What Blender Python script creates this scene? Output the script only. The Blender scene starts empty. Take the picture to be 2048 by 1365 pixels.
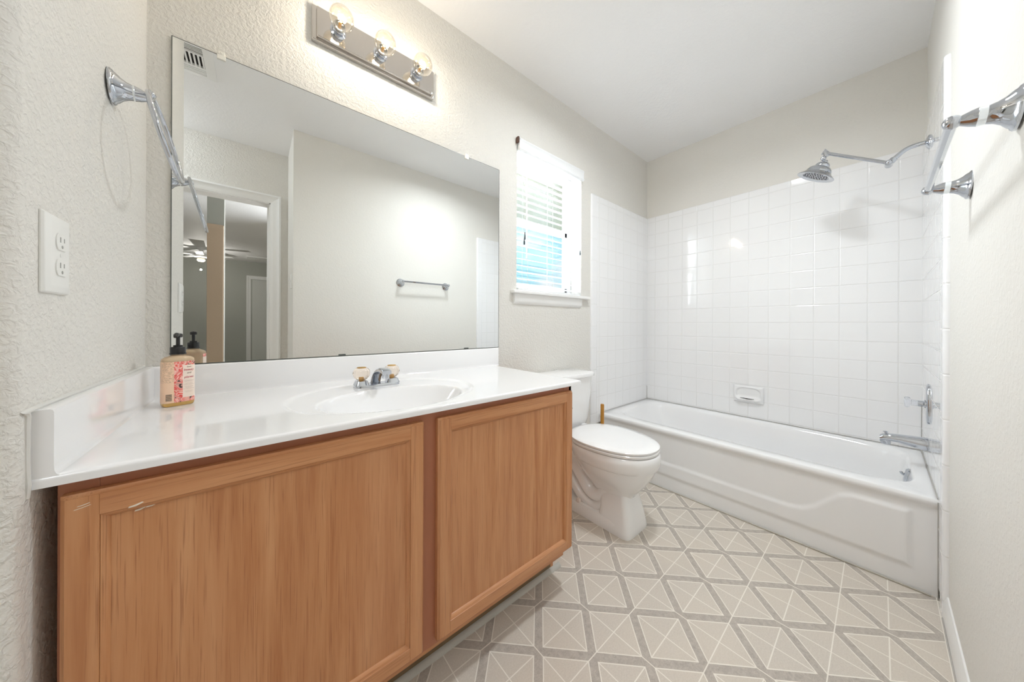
import bpy, math, random
from mathutils import Vector, Matrix
random.seed(7)
C = bpy.context.scene.collection
S = bpy.context.scene
PI = math.pi
# ------------------------------------------------------------------ camera
cd = bpy.data.cameras.new('camera'); cam = bpy.data.objects.new('camera', cd); C.objects.link(cam)
cd.sensor_width = 36.0; cd.sensor_fit = 'HORIZONTAL'
cd.lens = 614.48/2048*36; cd.shift_y = -(682.5-650.19)/2048
cd.clip_start = 0.01; cd.clip_end = 300
yaw, roll = 0.6959, 0.0041
F = Vector((math.sin(yaw), math.cos(yaw), 0)); R = Vector((math.cos(yaw), -math.sin(yaw), 0)); U = Vector((0, 0, 1))
R2 = R*math.cos(roll)+U*math.sin(roll); U2 = U*math.cos(roll)-R*math.sin(roll)
m = Matrix((R2, U2, -F)).transposed().to_4x4(); m.translation = Vector((0, -1.3291, 1.0124))
cam.matrix_world = m
S.camera = cam
# ------------------------------------------------------------------ exposure
S.view_settings.view_transform = 'Standard'; S.view_settings.look = 'None'
S.view_settings.gamma = 1; S.view_settings.use_curve_mapping = False
S.view_settings.exposure = 0.12
BULB_W, DOOR_W, ROOM_W, SKY = 2.1, 100.0, 12.0, .8
WIN_W, ALC_W, CEIL_W = 17.5, 9.0, 12.5
S.cycles.max_bounces = 16; S.cycles.diffuse_bounces = 10; S.cycles.glossy_bounces = 6; S.cycles.transmission_bounces = 8; S.cycles.transparent_max_bounces = 12
S.cycles.sample_clamp_indirect = 6
# ------------------------------------------------------------------ world: blue sky with clouds
w = bpy.data.worlds.new('sky'); S.world = w; w.use_nodes = True
nt = w.node_tree; nt.nodes.clear()
out = nt.nodes.new('ShaderNodeOutputWorld'); bg = nt.nodes.new('ShaderNodeBackground')
tc = nt.nodes.new('ShaderNodeTexCoord'); no = nt.nodes.new('ShaderNodeTexNoise'); no.inputs['Scale'].default_value = 5; no.inputs['Detail'].default_value = 5
mp = nt.nodes.new('ShaderNodeMapping'); mp.inputs['Scale'].default_value = (1, 1, 3)
cr = nt.nodes.new('ShaderNodeValToRGB'); cr.color_ramp.elements[0].position = .5; cr.color_ramp.elements[1].position = .68
cr.color_ramp.elements[0].color = (.42, .86, 1.0, 1); cr.color_ramp.elements[1].color = (1.0, 1.0, 1.0, 1)
nt.links.new(tc.outputs['Generated'], mp.inputs[0]); nt.links.new(mp.outputs[0], no.inputs['Vector'])
nt.links.new(no.outputs['Fac'], cr.inputs[0]); nt.links.new(cr.outputs[0], bg.inputs[0])
bg.inputs[1].default_value = SKY; nt.links.new(bg.outputs[0], out.inputs[0])

def area_light(name, loc, target, sx, sy, energy, color=(1, 1, 1), portal=False):
    l = bpy.data.lights.new(name, 'AREA'); l.shape = 'RECTANGLE'; l.size = sx; l.size_y = sy; l.energy = energy; l.color = color
    l.cycles.is_portal = portal
    o = bpy.data.objects.new(name, l); C.objects.link(o); o.location = loc
    o.rotation_euler = (Vector(target)-Vector(loc)).to_track_quat('-Z', 'Y').to_euler(); return o
area_light('window_portal', (1.436, .2, 1.64), (1.436, -1, 1.64), .6, .85, 1, portal=True)
area_light('doorway_fill', (1.25, -3.7, 1.9), (-.25, -1.9, 1.1), 1.2, 1.4, DOOR_W, (.95, .97, 1))  # added fill light shining through the doorway, kept out of the mirror's view

area_light('window_daylight', (1.436, .17, 1.66), (1.5, -1.2, 1.5), .56, .8, WIN_W, (.95, .98, 1))
area_light('alcove_fill', (-.85, -1.82, 2.40), (1.1, -.6, .3), .5, .25, ALC_W, (.90, .955, 1))  # added unseen fill; the alcove has no lamp of its own
area_light('overhead_fill', (1.31, -.84, 2.45), (1.31, -.84, 0), .16, .15, CEIL_W, (.91, .96, 1)).data.spread = math.radians(162)  # unseen light added under the ceiling to even out the room
sl = bpy.data.lights.new('sun', 'SUN'); sl.energy = 3.0; sl.angle = .02; so_ = bpy.data.objects.new('sun', sl); C.objects.link(so_)
so_.rotation_euler = Vector((.25, .75, -.9)).to_track_quat('-Z', 'Y').to_euler(); so_.location = (0, -5, 8)
# ------------------------------------------------------------------ node helpers
def srgb(r, g, b):
    f = lambda c: (c/255/12.92 if c/255 <= .04045 else ((c/255+.055)/1.055)**2.4)
    return (f(r), f(g), f(b), 1)
class NG:
    def __init__(s, name):
        s.m = bpy.data.materials.new(name); s.m.use_nodes = True; s.t = s.m.node_tree; s.b = s.t.nodes['Principled BSDF']
    def n(s, typ, **k):
        x = s.t.nodes.new(typ)
        for a, b in k.items(): setattr(x, a, b)
        return x
    def link(s, a, b): s.t.links.new(a, b)
    def put(s, inp, v):
        if isinstance(v, bpy.types.NodeSocket): s.link(v, inp)
        else: inp.default_value = v
    def math(s, op, a, b=0, c=None, clamp=False):
        x = s.n('ShaderNodeMath', operation=op); x.use_clamp = clamp
        s.put(x.inputs[0], a); s.put(x.inputs[1], b)
        if c is not None: s.put(x.inputs[2], c)
        return x.outputs[0]
    def pos(s):
        g = s.n('ShaderNodeNewGeometry'); x = s.n('ShaderNodeSeparateXYZ'); s.link(g.outputs['Position'], x.inputs[0]); return x.outputs, g.outputs['Position']
    def obj(s):
        g = s.n('ShaderNodeTexCoord'); x = s.n('ShaderNodeSeparateXYZ'); s.link(g.outputs['Object'], x.inputs[0]); return x.outputs, g.outputs['Object']
    def noise(s, vec, scale, detail=2, rough=.5, stretch=None, dist=0):
        if stretch:
            mp = s.n('ShaderNodeMapping'); mp.inputs['Scale'].default_value = stretch; s.link(vec, mp.inputs[0]); vec = mp.outputs[0]
        x = s.n('ShaderNodeTexNoise'); s.link(vec, x.inputs['Vector']); x.inputs['Scale'].default_value = scale
        x.inputs['Detail'].default_value = detail; x.inputs['Roughness'].default_value = rough; x.inputs['Distortion'].default_value = dist
        return x.outputs['Fac']
    def ramp(s, fac, *st):
        x = s.n('ShaderNodeValToRGB'); e = x.color_ramp.elements
        while len(e) < len(st): e.new(.5)
        for i, (p, c) in enumerate(st):
            e[i].position = p; e[i].color = c if len(c) == 4 else (*c, 1)
        s.link(fac, x.inputs[0]); return x.outputs[0]
    def mix(s, fac, a, b, mode='MIX'):
        x = s.n('ShaderNodeMix', data_type='RGBA', blend_type=mode); s.put(x.inputs[0], fac); s.put(x.inputs[6], a); s.put(x.inputs[7], b); return x.outputs[2]
    def rng(s, v, a, b, c=0, d=1, smooth=True):
        x = s.n('ShaderNodeMapRange', interpolation_type='SMOOTHSTEP' if smooth else 'LINEAR')
        s.put(x.inputs[0], v)
        for i, q in enumerate((a, b, c, d)): x.inputs[i+1].default_value = q
        return x.outputs[0]
    def bump(s, h, dist, strength=1):
        x = s.n('ShaderNodeBump'); x.inputs['Strength'].default_value = strength; x.inputs['Distance'].default_value = dist
        s.link(h, x.inputs['Height']); s.link(x.outputs[0], s.b.inputs['Normal'])
    def set(s, **k):
        for a, v in k.items(): s.put(s.b.inputs[a.replace('_', ' ')], v)
        return s
def plain(name, col, rough=.5, metal=0, **k):
    g = NG(name); g.set(Base_Color=col if len(col) == 4 else (*col, 1), Roughness=rough, Metallic=metal, **k); return g.m
def paint(name, col, amp=.0028, scale=95):
    g = NG(name); _, P = g.pos()
    n1 = g.noise(P, scale, 3, .55, dist=.6); n2 = g.noise(P, scale*.35, 2)
    h = g.math('ADD', g.rng(n1, .35, .7), g.math('MULTIPLY', n2, .6))
    v = g.noise(P, 3, 2)
    g.set(Base_Color=g.mix(g.rng(v, .3, .7, 0, .25), (*col, 1), (col[0]*.95, col[1]*.95, col[2]*.94, 1)), Roughness=.6)
    g.bump(h, amp, .55); return g.m
def tile(name, ax, phase, pitch, col=(.85, .85, .855)):
    g = NG(name); P, V = g.pos(); ds = []
    for a, ph, pt in zip(ax, phase, pitch):
        if pt is None: continue
        u = g.math('DIVIDE', g.math('SUBTRACT', P[a], ph), pt)
        d = g.math('ABSOLUTE', g.math('SUBTRACT', u, g.math('ROUND', u))); ds.append(g.math('MULTIPLY', d, pt))
    d = ds[0] if len(ds) == 1 else g.math('MINIMUM', ds[0], ds[1])
    grout = g.rng(d, .0010, .0016, 1, 0)
    g.set(Base_Color=g.mix(grout, (*col, 1), (.76, .76, .75, 1)), Roughness=g.rng(grout, 0, 1, .07, .5), Coat_Weight=.3, Coat_Roughness=.03)
    g.bump(g.math('ADD', g.rng(d, .0008, .0045), g.math('MULTIPLY', g.noise(V, 14, 1), .25)), .0012, .8); return g.m

WALLC = (.74, .722, .682)
M = {}
M['wall'] = paint('wall_paint', WALLC)
M['wall2'] = paint('smooth_wall_paint', WALLC, .0009, 80)
M['ceil'] = paint('ceiling_paint', (.86, .86, .865), .0008, 60)
M['white_paint'] = plain('white_trim_paint', (.84, .84, .83), .35)
M['porcelain'] = plain('white_porcelain', (.85, .85, .85), .08, Coat_Weight=.5, Coat_Roughness=.03)
M['marble'] = plain('white_cultured_marble', (.86, .86, .87), .09, Coat_Weight=.4, Coat_Roughness=.03)
M['tub'] = plain('white_tub_enamel', (.84, .84, .845), .12, Coat_Weight=.4, Coat_Roughness=.04)
M['chrome'] = plain('chrome', (.56, .585, .63), .04, 1)
M['collar_tint'] = plain('collar_reflection_tint', (.82, .86, .90), .16, 1)  # blue-white reflection on the polished collars is put into this metal colour
M['dark'] = plain('dark_void', (.015, .013, .012), .7)
M['black'] = plain('black_plastic', (.012, .011, .012), .25)
M['plastic'] = plain('white_plastic', (.82, .82, .80), .3)
M['vinyl'] = plain('white_vinyl', (.78, .79, .80), .35)
M['blind'] = plain('white_blind_slat', (.82, .83, .84), .4)
M['caulk'] = plain('caulk', (.42, .40, .37), .6)
M['caulkw'] = plain('white_caulk', (.70, .69, .66), .5)
M['grime'] = plain('grimy_caulk', (.42, .40, .37), .7)
M['soffit'] = plain('beige_soffit', (.78, .70, .54), .7)
M['grass'] = plain('dry_ground', (.52, .48, .36), .9)
M['leaf'] = plain('leaf_green', (.16, .26, .10), .8)
M['bark'] = plain('bark', (.16, .11, .08), .9)
M['clip'] = plain('clear_clip', (.84, .82, .76), .25)
M['mirror'] = plain('mirror_silver', (.85, .865, .86), 0.0, 1)
M['mirror_edge'] = plain('mirror_edge', (.10, .11, .10), .3)
M['wire'] = plain('cord', (.7, .68, .62), .6)
M['tassel'] = plain('dark_tassel', (.04, .06, .07), .3)
M['stick'] = plain('varnished_wood_stick', srgb(176, 122, 40), .4)
M['rubber'] = plain('rubber_cup', (.25, .05, .03), .5)
M['carpet'] = plain('carpet', (.45, .40, .33), .95)
M['tan'] = paint('tan_door_wood', (.36, .27, .19), .0006, 60)
M['gwall'] = paint('hall_wall_paint', (.42, .43, .39), .001, 60)
M['brass'] = plain('tarnished_brass', (.62, .38, .12), .3, 1)
M['frost'] = plain('clear_plastic_insert', (.95, .95, 1), .1, Transmission_Weight=.9)

# chrome backplate (slightly darker mirror polish)
M['plate'] = plain('mirror_polished_backplate', (.62, .59, .56), .07, 1)

def wood(name, along):
    g = NG(name); _, P = g.pos()
    st = {'z': (1, 1, .055), 'x': (.055, 1, 1)}[along]
    n1 = g.noise(P, 42, 4, .6, st, .35); n2 = g.noise(P, 380, 2, .6, {'z': (1, 1, .022), 'x': (.022, 1, 1)}[along], 0); n3 = g.noise(P, 5, 2, .5, st)
    c = g.ramp(n1, (.30, srgb(176, 114, 68)), (.5, srgb(194, 136, 90)), (.72, srgb(205, 151, 106)))
    pores = g.rng(n2, .54, .70, 0, .50)
    c = g.mix(pores, c, srgb(140, 78, 40))
    c = g.mix(g.rng(n3, .35, .7, 0, .35), c, srgb(196, 142, 104))
    g.set(Base_Color=c, Roughness=.42, Coat_Weight=.15, Coat_Roughness=.25)
    g.bump(n2, .0004, .5); return g.m
M['wood_v'] = wood('oak_vertical', 'z'); M['wood_h'] = wood('oak_horizontal', 'x')
g = NG('dark_oak_frame'); g.set(Base_Color=srgb(172, 112, 82), Roughness=.45); M['wood_f'] = g.m
M['kick'] = plain('brown_toe_kick', srgb(120, 100, 74), .6)

# vinyl floor
def floor_mat():
    g = NG('vinyl_floor'); P, V = g.pos()
    pt, hb, lw = .1645, .088, .0105
    k = 2**-.5/pt
    u = g.math('SUBTRACT', g.math('MULTIPLY', g.math('ADD', P[0], P[1]), k), .0165/pt)
    v = g.math('SUBTRACT', g.math('MULTIPLY', g.math('SUBTRACT', P[0], P[1]), k), .776/pt)
    ru, rv = g.math('ROUND', u), g.math('ROUND', v)
    su, sv = g.math('SUBTRACT', u, ru), g.math('SUBTRACT', v, rv)
    au, av = g.math('ABSOLUTE', su), g.math('ABSOLUTE', sv)
    cu, cv = g.math('SUBTRACT', .5, au), g.math('SUBTRACT', .5, av)      # distance from the cell centre
    mx = g.math('MAXIMUM', cu, cv)
    inside = g.math('LESS_THAN', mx, .5-hb)
    border = g.rng(g.math('ABSOLUTE', g.math('SUBTRACT', mx, .5-hb)), lw*.7, lw*1.15, 1, 0)
    diag = g.math('MULTIPLY', g.rng(g.math('ABSOLUTE', g.math('SUBTRACT', cu, cv)), lw*.9, lw*1.5, 1, 0), inside)
    par = g.math('ABSOLUTE', g.math('MODULO', g.math('ADD', ru, rv), 2))
    near = g.math('MULTIPLY', g.math('LESS_THAN', au, hb+.01), g.math('LESS_THAN', av, hb+.01))
    de = g.rng(g.math('ABSOLUTE', g.math('SUBTRACT', su, sv)), lw*.9, lw*1.5, 1, 0)
    do = g.rng(g.math('ABSOLUTE', g.math('ADD', su, sv)), lw*.9, lw*1.5, 1, 0)
    even = g.math('LESS_THAN', par, .5)
    cross = g.math('MULTIPLY', near, g.math('ADD', g.math('MULTIPLY', even, de), g.math('MULTIPLY', g.math('SUBTRACT', 1, even), do)))
    line = g.math('MAXIMUM', g.math('MAXIMUM', border, diag), cross)
    fine = g.noise(V, 230, 3, .7); mid = g.noise(V, 60, 3, .6); big = g.noise(V, 3.5, 2)
    cell = g.ramp(fine, (.3, srgb(196, 187, 176)), (.7, srgb(212, 204, 193)))
    cell = g.mix(g.rng(big, .35, .7, 0, .3), cell, srgb(214, 203, 188))
    band = g.ramp(g.math('ADD', g.math('MULTIPLY', fine, .5), g.math('MULTIPLY', mid, .5)), (.36, srgb(164, 155, 146)), (.62, srgb(192, 184, 174)))
    c = g.mix(inside, band, cell); c = g.mix(line, c, srgb(234, 228, 218))
    g.set(Base_Color=c, Roughness=.42); g.bump(g.math('ADD', fine, g.math('MULTIPLY', line, .6)), .0006, .4); return g.m
M['floor'] = floor_mat()

def emis(name, col, st):
    g = NG(name); g.set(Base_Color=(*col, 1), Emission_Color=(*col, 1), Emission_Strength=st); return g.m
M['filament'] = emis('bulb_filament', (1, .90, .70), 45)
M['lampglobe'] = emis('lit_lamp_globe', (1, .93, .8), .5)
def glass(name, tint=(1, 1, 1), rough=0, refl=1.0):
    m_ = bpy.data.materials.new(name); m_.use_nodes = True; t = m_.node_tree; t.nodes.clear()
    o = t.nodes.new('ShaderNodeOutputMaterial'); a = t.nodes.new('ShaderNodeBsdfTransparent'); b = t.nodes.new('ShaderNodeBsdfGlossy')
    f = t.nodes.new('ShaderNodeLayerWeight'); f.inputs['Blend'].default_value = .35*refl; mx = t.nodes.new('ShaderNodeMixShader')
    a.inputs[0].default_value = (*tint, 1); b.inputs[0].default_value = (1, 1, 1, 1); b.inputs['Roughness'].default_value = rough
    t.links.new(f.outputs['Facing'], mx.inputs[0]); t.links.new(a.outputs[0], mx.inputs[1]); t.links.new(b.outputs[0], mx.inputs[2]); t.links.new(mx.outputs[0], o.inputs[0])
    return m_
M['bulbglass'] = glass('clear_bulb_glass', (1, .95, .86), 0, 1.1)
M['pane'] = glass('window_glass', (.97, .99, 1), 0, .25)
M['acrylic'] = plain('warm_clear_acrylic', (1, .90, .80), .04, Transmission_Weight=.9, IOR=1.4)
M['acrylic2'] = plain('cool_clear_acrylic', (.93, .95, 1), .04, Transmission_Weight=.9, IOR=1.4)
M['soapliquid'] = plain('amber_soap', (.82, .50, .12), .08, Transmission_Weight=.55, Coat_Weight=.6)
M['soapclear'] = plain('clear_tan_plastic', (.86, .66, .44), .1, Transmission_Weight=.45)

# ------------------------------------------------------------------ mesh builder
class MB:
    def __init__(s): s.v = []; s.f = []
    def box(s, x0, x1, y0, y1, z0, z1):
        b = len(s.v); s.v += [(x, y, z) for z in (z0, z1) for y in (y0, y1) for x in (x0, x1)]
        s.f += [tuple(b+i for i in q) for q in ((0, 2, 3, 1), (4, 5, 7, 6), (0, 1, 5, 4), (2, 6, 7, 3), (0, 4, 6, 2), (1, 3, 7, 5))]; return s
    def loft(s, rings, cap0=True, cap1=True):
        b = len(s.v); n = len(rings[0])
        for r in rings: s.v += [tuple(p) for p in r]
        for i in range(len(rings)-1):
            for j in range(n):
                k = (j+1) % n; s.f.append((b+i*n+j, b+i*n+k, b+(i+1)*n+k, b+(i+1)*n+j))
        if cap0: s.f.append(tuple(b+j for j in reversed(range(n))))
        if cap1: s.f.append(tuple(b+(len(rings)-1)*n+j for j in range(n)))
        return s
    def tube(s, path, rad, n=16, sx=1, cap=True):
        path = [Vector(p) for p in path]; rr = rad if isinstance(rad, (list, tuple)) else [rad]*len(path); rings = []; prev = None
        for i, p in enumerate(path):
            t = (path[min(i+1, len(path)-1)]-path[max(i-1, 0)]).normalized()
            if prev is None:
                a = Vector((0, 0, 1)) if abs(t.z) < .9 else Vector((1, 0, 0)); a = (a-t*a.dot(t)).normalized()
            else: a = (prev-t*prev.dot(t)).normalized()
            prev = a; b = t.cross(a)
            rings.append([p+(a*math.cos(2*PI*k/n)+b*math.sin(2*PI*k/n)*sx)*rr[i] for k in range(n)])
        return s.loft(rings, cap, cap)
    def lathe(s, prof, o, axis, n=32, sx=1, xd=None):
        o = Vector(o); t = Vector(axis).normalized()
        a = Vector(xd) if xd else (Vector((0, 0, 1)) if abs(t.z) < .9 else Vector((1, 0, 0))); a = (a-t*a.dot(t)).normalized(); b = t.cross(a)
        rings = [[o+t*h+(a*math.cos(2*PI*k/n)+b*math.sin(2*PI*k/n)*sx)*max(r, 1e-5) for k in range(n)] for r, h in prof]
        return s.loft(rings)
    def sphere(s, c, r, n=16):
        return s.lathe([(r*math.sin(PI*i/n), -r*math.cos(PI*i/n)) for i in range(n+1)], c, (0, 0, 1), n*2)
    def grid(s, xs, ys, fn):
        b = len(s.v); nx = len(xs)
        for y in ys:
            for x in xs: s.v.append(fn(x, y))
        for j in range(len(ys)-1):
            for i in range(nx-1): s.f.append((b+j*nx+i, b+j*nx+i+1, b+(j+1)*nx+i+1, b+(j+1)*nx+i))
        return s
def smooth(path, k=6):
    P = [Vector(p) for p in path]; o = []
    for i in range(len(P)-1):
        a, b, c, d = P[max(i-1, 0)], P[i], P[i+1], P[min(i+2, len(P)-1)]
        for j in range(k):
            t = j/k; o.append(.5*((2*b)+(c-a)*t+(2*a-5*b+4*c-d)*t*t+(3*b-a-3*c+d)*t**3))
    return o+[P[-1]]
def sring(cx, cy, a, b, z, n=2.0, N=64, bf=None):
    """superellipse ring; bf = half length toward +y if it differs"""
    o = []
    for k in range(N):
        t = k/N*8; q = int(t)//2; f = (t-2*q)-1
        sx, sy = ((1, f), (-f, 1), (-1, -f), (f, -1))[q % 4]
        kk = 1 if n > 50 else 1/((abs(sx)**n+abs(sy)**n)**(1/n))
        bb = (bf if (bf and sy > 0) else b)
        o.append((cx+a*sx*kk, cy+bb*sy*kk, z))
    return o
def emp(name, loc=(0, 0, 0), label=None, cat=None, group=None, kind=None):
    o = bpy.data.objects.new(name, None); C.objects.link(o); o.location = loc; o.empty_display_size = .05; return tag(o, label, cat, group, kind)
def tag(o, label=None, cat=None, group=None, kind=None):
    for k, v in (('label', label), ('category', cat), ('group', group), ('kind', kind)):
        if v: o[k] = v
    return o
def worldloc(o):
    p = Vector((0, 0, 0))
    while o: p += o.location; o = o.parent
    return p
def put(name, mb, mat, parent=None, bev=0, seg=2, sm=None, label=None, loc=None, sub=0):
    me = bpy.data.meshes.new(name); off = worldloc(parent) if parent else Vector((0, 0, 0))
    if loc is not None: off = Vector(loc)
    me.from_pydata([tuple(Vector(v)-off) for v in mb.v], [], mb.f); me.update()
    o = bpy.data.objects.new(name, me); C.objects.link(o); me.materials.append(mat)
    if loc is not None: o.location = Vector(loc)-(worldloc(parent) if parent else Vector((0, 0, 0)))
    if parent: o.parent = parent
    import bmesh
    bm = bmesh.new(); bm.from_mesh(me); bmesh.ops.remove_doubles(bm, verts=bm.verts, dist=1e-6); bmesh.ops.recalc_face_normals(bm, faces=bm.faces); bm.to_mesh(me); bm.free()
    if bev:
        b = o.modifiers.new('bevel', 'BEVEL'); b.width = bev; b.segments = seg; b.limit_method = 'ANGLE'; b.angle_limit = math.radians(35)
    if sub:
        b = o.modifiers.new('sub', 'SUBSURF'); b.levels = sub; b.render_levels = sub
    if sm is None: sm = not bev
    if sm or bev:
        for p in me.polygons: p.use_smooth = True
        try: me.set_sharp_from_angle(angle=math.radians(40 if not bev else 30))
        except Exception: pass
    if label: o['label'] = label
    return o
def struct(name, mb, mat, **k): return tag(put(name, mb, mat, **k), kind='structure')
def flat(mb): return mb

# ------------------------------------------------------------------ room shell
ZC, XB, YC, YT = 2.462, 2.668, -1.484, -1.470       # ceiling, back wall, right wall, right tile face
XW0, XW1, ZW0, ZW1 = 1.142, 1.732, 1.205, 2.06      # window opening
struct('floor', MB().box(-1.2, XB, -2.03, 0, -.1, 0), M['floor'], sm=False)
struct('ceiling', MB().box(-4.1, 3.1, -8.3, .13, ZC, ZC+.1), M['ceil'], sm=False)
wl = struct('wall_left', MB().box(-1.2, XW0, 0, .13, 0, ZC).box(XW1, XB+.12, 0, .13, 0, ZC).box(XW0, XW1, 0, .13, 0, ZW0).box(XW0, XW1, 0, .13, ZW1, ZC), M['wall'], sm=False)
wb = struct('wall_back', MB().box(XB, XB+.12, -1.6, 0, 0, ZC), M['wall2'], sm=False)
wr = struct('wall_right', MB().box(.2144, XB+.12, -1.6, YC, 0, ZC), M['wall2'], sm=False)
struct('wall_return', MB().box(.2144, .33, -2.09, -1.6, 0, ZC), M['wall2'], sm=False)
# short wall beside the vanity with a rounded corner
def rbox(x0, x1, y0, y1, z0, z1, r, n=8):
    pts = [(x0, y1), (x0, y0)]+[(x1-r+r*math.sin(PI/2*i/n), y0+r-r*math.cos(PI/2*i/n)) for i in range(n+1)]+[(x1, y1)]
    return MB().loft([[(a, b, z) for a, b in pts] for z in (z0, z1)])
struct('wall_near_left', rbox(-.353, -.238, -.612, 0, 0, ZC, .016), M['wall'])
struct('wall_far_left', MB().box(-1.3, -1.2, -2.09, 0, 0, ZC).box(-1.2, -.353, -.61, -.5, 0, ZC), M['wall'], sm=False)
DX0, DX1, DZ = -.68, .102, 2.035
struct('wall_front', MB().box(-1.2, DX0, -2.09, -1.975, 0, ZC).box(DX1, .2144, -2.09, -1.975, 0, ZC).box(DX0, DX1, -2.09, -1.975, DZ, ZC), M['wall'], sm=False)

# tiled surround (glazed tile panels are parts of the walls they cover)
ZT, P_, Z0 = 1.955, .1095, 1.0341
put('tile_panel', MB().box(1.905, XB, -.010, 0, .30, ZT), tile('tile_left', (0, 2), (2.668-.075, Z0), (P_, P_)), wl, bev=.003)
put('tile_panel', MB().box(XB-.010, XB, YC, 0, .30, ZT), tile('tile_back', (1, 2), (-.0799, Z0), (P_, P_)), wb, bev=.002)
put('tile_panel', MB().box(1.897, XB-.008, YC, YT, .05, ZT), tile('tile_right', (0, 2), (2.668-.05, Z0), (P_, P_)), wr, bev=.002)
def bullnose(y0, y1, x0, x1, z0, z1, flip):
    n = 10; r = abs(y1-y0); s_ = 1 if y1 > y0 else -1
    pts = [(x1, y0)]+[(x1, y1)]+[(x0+r-r*math.sin(PI/2*i/n), y0+s_*(r*math.cos(PI/2*i/n))) for i in range(n+1)]
    return MB().loft([[(a, b, z) for a, b in pts] for z in (z0, z1)])
put('bullnose_trim', bullnose(YC, YT, 1.834, 1.8965, .0, ZT, 0), tile('bullnose_right', (2, 2), (Z0-.03, 0), (.158, None), (.84, .84, .85)), wr)
put('bullnose_trim', bullnose(0, -.010, 1.839, 1.9045, .0, ZT, 0), tile('bullnose_left', (2, 2), (Z0-.03, 0), (.158, None), (.84, .84, .85)), wl)
put('caulk_line', MB().tube([(1.95, -.011, .371), (2.655, -.011, .3705)], .0015, 6).tube([(XB-.0112, -.012, .34), (XB-.0112, -.012, .48)], .0015, 6), M['grime'], wl)
put('caulk_line', MB().tube([(XB-.0112, -.012, .371), (XB-.0112, YT, .3705)], .0015, 6), M['grime'], wb)
put('caulk_line', MB().tube([(1.95, YT+.001, .371), (XB-.011, YT+.001, .3705)], .0016, 6).tube([(XB-.0112, YT+.001, .37), (XB-.0112, YT+.001, .60)], .0007, 6)
    .tube([(1.938, YT+.001, 0), (1.942, YT+.001, .36)], .0012, 6), M['grime'], wr)

# baseboards and floor trims
def board(x0, x1, y, s_, h=.078, t=.012):
    prof = [(0, 0), (t, 0), (t, h*.72), (t*.55, h*.9), (t*.35, h), (0, h)]
    return MB().loft([[(x, y+s_*a, z) for a, z in prof] for x in (x0, x1)])
bb = struct('baseboard_right', board(.215, 1.834, YC, 1), M['white_paint'])
put('caulk_line', MB().tube([(.3+i*.153, YC+.0135+random.uniform(-.001, .001), .002) for i in range(11)], .0028, 6), M['caulk'], bb)
struct('baseboard_left', board(.99, 1.839, 0, -1), M['white_paint'])
qr = MB().loft([[(x, -.462-.0+dy, z) for dy, z in ((0, 0), (-.014, 0), (-.0125, .006), (-.008, .012), (-.003, .0145), (0, .015))] for x in (-.236, .985)])
struct('trim_1', qr, plain('grey_quarter_round', (.50, .49, .45), .5))
struct('trim_2', MB().tube([(1.941, -.012, .003), (1.945, -.5, .002), (1.942, -1, .003), (1.945, -1.455, .003)], .0032, 6), plain('tub_floor_caulk', (.42, .39, .33), .7))

# bathroom doorway: casing and jamb
def casing(xa, xb, zt, y, s_, cw=.068):
    m_ = MB()
    prof = [(0, 0), (cw, 0), (cw, .017), (cw*.82, .019), (cw*.7, .013), (cw*.3, .013), (cw*.18, .010), (0.004, .009), (0, .006)]
    for d in (-1, 1):
        x = xa if d < 0 else xb
        m_.loft([[(x+d*(u), y+s_*t_, zz+(u if zz > 1 else 0)) for u, t_ in prof] for zz in (0, zt)])
    m_.loft([[(xx+d*u, y+s_*t_, zt+u) for u, t_ in prof] for xx, d in ((xa, -1), (xb, 1))])
    return m_
dj = struct('door_1', casing(DX0+.008, DX1-.006, DZ-.008, -1.975, 1), M['white_paint'])
put('jamb', MB().box(DX1-.016, DX1, -2.09, -1.975, 0, DZ).box(DX0, DX0+.016, -2.09, -1.975, 0, DZ).box(DX0, DX1, -2.09, -1.975, DZ-.016, DZ).box(DX1-.028, DX1-.016, -2.05, -2.02, 0, DZ-.016), M['white_paint'], dj)

# room beyond the doorway (seen in the mirror)
struct('floor_bedroom', MB().box(-4, 3, -8.3, -2.03, -.1, 0), M['carpet'], sm=False)
struct('wall_bedroom_back', MB().box(-4, 3, -8.3, -8.15, 0, ZC), M['gwall'], sm=False)
struct('wall_bedroom_left', MB().box(-4.1, -4, -8.3, -2.09, 0, ZC), M['gwall'], sm=False)
struct('wall_bedroom_right', MB().box(2.9, 3, -8.3, -1.6, 0, ZC), M['gwall'], sm=False)
struct('wall_bedroom_front', MB().box(-4, -1.3, -2.09, -1.99, 0, ZC).box(.33, 3, -2.09, -1.99, 0, ZC), M['gwall'], sm=False)
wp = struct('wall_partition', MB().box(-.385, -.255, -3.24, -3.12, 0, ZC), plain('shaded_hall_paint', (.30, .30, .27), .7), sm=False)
d2 = struct('door_2', MB().box(-.382, -.258, -3.118, -3.08, .01, 2.04), M['tan'], bev=.002)
dd = struct('door_3', casing(-.08, .78, 2.06, -8.15, 1, .08), M['white_paint'])
put('door_panel', MB().box(-.06, .76, -8.15, -8.12, .01, 2.05), plain('door_white', (.62, .63, .60), .5), dd, bev=.003)

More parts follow.
